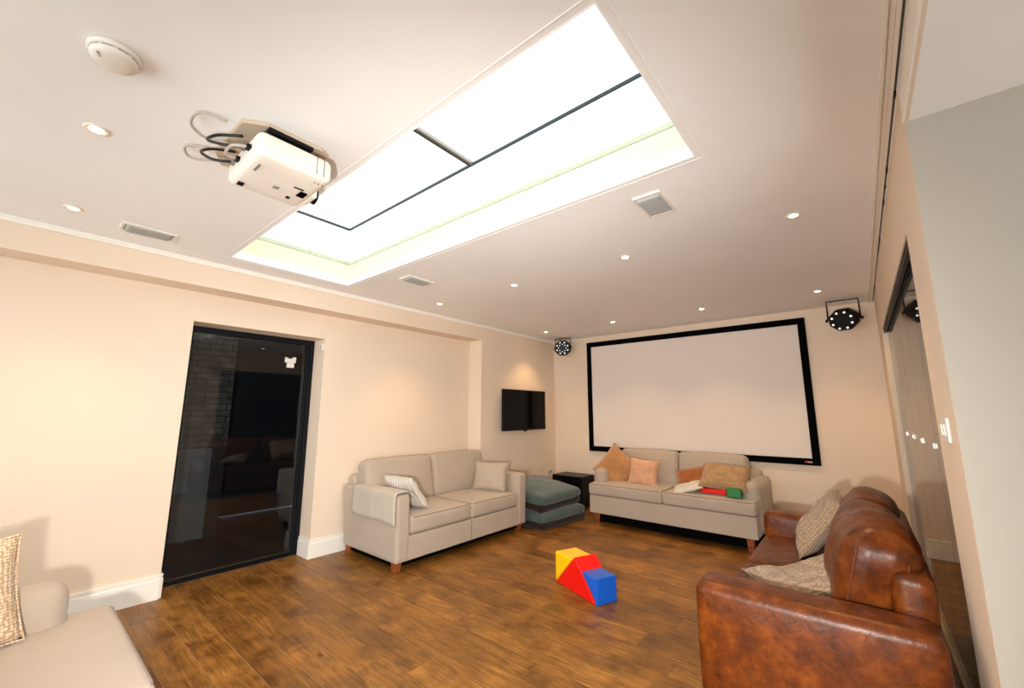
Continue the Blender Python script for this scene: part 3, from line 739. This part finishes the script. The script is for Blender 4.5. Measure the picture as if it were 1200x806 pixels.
# ------------------------------------------------------------------ cushions
# sofa A
pillow('cushion', .42, .36, .12, STRIPE, (-3.40, 2.505, .60), basis((-1, -.06, .0), (-.02, -.60, .78)), 'pinstriped cushion leaning on the near arm of the left sofa', seed=2.0)
pillow('cushion', .42, .33, .12, LINEN, (-3.40, 3.69, .60), basis((.92, .30, .0), (-.10, .28, .95)), 'oatmeal cushion leaning on the far arm of the left sofa', seed=5.0)
# sofa B
pillow('cushion', .44, .44, .14, TAN, (-2.49, 5.09, .635), basis((.75, .12, -.62), (.55, .30, .75)), 'tan velvet cushion on the left arm of the sofa under the screen', seed=3.0)
pillow('cushion', .37, .34, .12, BLUSH, (-2.12, 5.06, .615), basis((1, .02, -.06), (.06, .30, .95)), 'blush satin square cushion on the sofa under the screen', seed=8.0, pinch=.13)
pillow('cushion', .46, .40, .11, RUST, (-1.50, 5.06, .575), basis((.95, .10, .24), (-.24, .60, .62)), 'rust velvet cushion lying under the patterned cushion on the back sofa', seed=11.0)
pillow('cushion', .46, .34, .14, PATT2, (-1.19, 4.96, .66), basis((1, .05, -.05), (-.05, .66, .52)), 'beige patterned cushion on top of the pile on the back sofa', seed=13.0, pinch=.06)
pillow('cushion', .34, .24, .07, PALE, (-1.55, 4.90, .525), basis((.95, .12, .30), (-.1, .9, .2)), 'pale grey thin cushion at the left of the pile on the back sofa', seed=17.0)
# brown sofa
pillow('cushion', .46, .42, .13, PATT, (-0.27, 3.36, .655), basis((-.10, .93, .06), (.50, .0, .66)), 'beige woven cushion leaning on the far back cushion of the leather sofa', seed=19.0)
pillow('cushion', .44, .36, .13, PATT, (-0.29, 2.55, .53), basis((.74, .42, .20), (-.45, .74, .02)), 'beige leafy cushion lying flat behind the near arm of the leather sofa', seed=23.0, bend=.05)
# sofa C
pillow('cushion', .44, .38, .14, KNIT, (-2.545, -.10, .645), basis((.0, .985, .14), (-.24, -.15, .95)), 'cream knitted cushion standing in the bottom left corner sofa', seed=29.0)

# foam blocks on the sofa B seat
def foam(name, size, m, loc, rz, lab):
    o = boxes(name, [(-size[0]/2, size[0]/2, -size[1]/2, size[1]/2, 0, size[2])], m, None, .008, 2)
    o.location = loc; o.rotation_euler = (0, 0, rz); tag(o, lab, 'foam block', 'foam toy blocks'); return o
foam('foam_block', (.13, .16, .085), GRNB, (-1.075, 4.86, .492), .05, 'green foam toy block under the patterned cushion on the back sofa')
foam('foam_block', (.24, .15, .05), REDB, (-1.28, 4.93, .492), .03, 'flat red foam toy block beneath the cushion pile on the back sofa')

# ------------------------------------------------------------------ toy blocks on the floor
P0 = Vector((-2.02, 2.98, 0)); P1 = Vector((-1.555, 2.79, 0)); e1 = (P1-P0).normalized(); Lb = (P1-P0).length; hb = Lb/2
ang = math.atan2(e1.y, e1.x)
def toy(poly, depth, m, lab):
    o = prism('toy_block', poly, 1, 0, depth, m, None, .007, 2)
    o.location = P0; o.rotation_euler = (0, 0, ang); tag(o, lab, 'toy block', 'soft toy blocks on the floor'); return o
g = .002
toy([(0, .001), (Lb-.02, .001), (Lb-.02, .012), (hb, hb)], .21, REDB, 'red triangular foam block in the middle on the wooden floor')
toy([(-.004, .006), (hb-.030, .227), (-.004, .227)], .205, YELB, 'yellow foam block leaning on the left slope of the red block')
toy([(Lb-.016, .001), (Lb+.004, .001), (Lb+.004, .178), (Lb-.166, .178), (Lb-.016, .0275)], .185, BLUB, 'blue foam block leaning on the right slope of the red block')

# ------------------------------------------------------------------ floor cushions
def floor_cushion(loc, rot, size, lab, seed):
    t = tag(empty('floor_cushion', loc), lab, 'floor cushion', 'teal floor cushions')
    t.rotation_euler = rot
    sx, sy, sz = size
    puff('side_panel', (sx-.02, sy-.02, sz*.62), .035, BROWNF, t, (.01, .01, 0), 8, .01, 5, (0, 0, sz*.31+.002), (0, 0, 0), None, seed)
    puff('top_panel', (sx, sy, sz*.6), .06, TEAL, t, (.012, .012, .06), 12, .016, 5, (0, 0, sz*.64), (0, 0, 0), None, seed+3)
    return t
floor_cushion((-3.29, 4.50, 0.0), (0, 0, -.08), (.86, .86, .19), 'lower teal floor cushion of the stack beside the left sofa', 1.0)
floor_cushion((-3.33, 4.49, 0.225), (.02, .10, -.05), (.84, .84, .20), 'upper teal floor cushion on top of the stack beside the left sofa', 4.0)
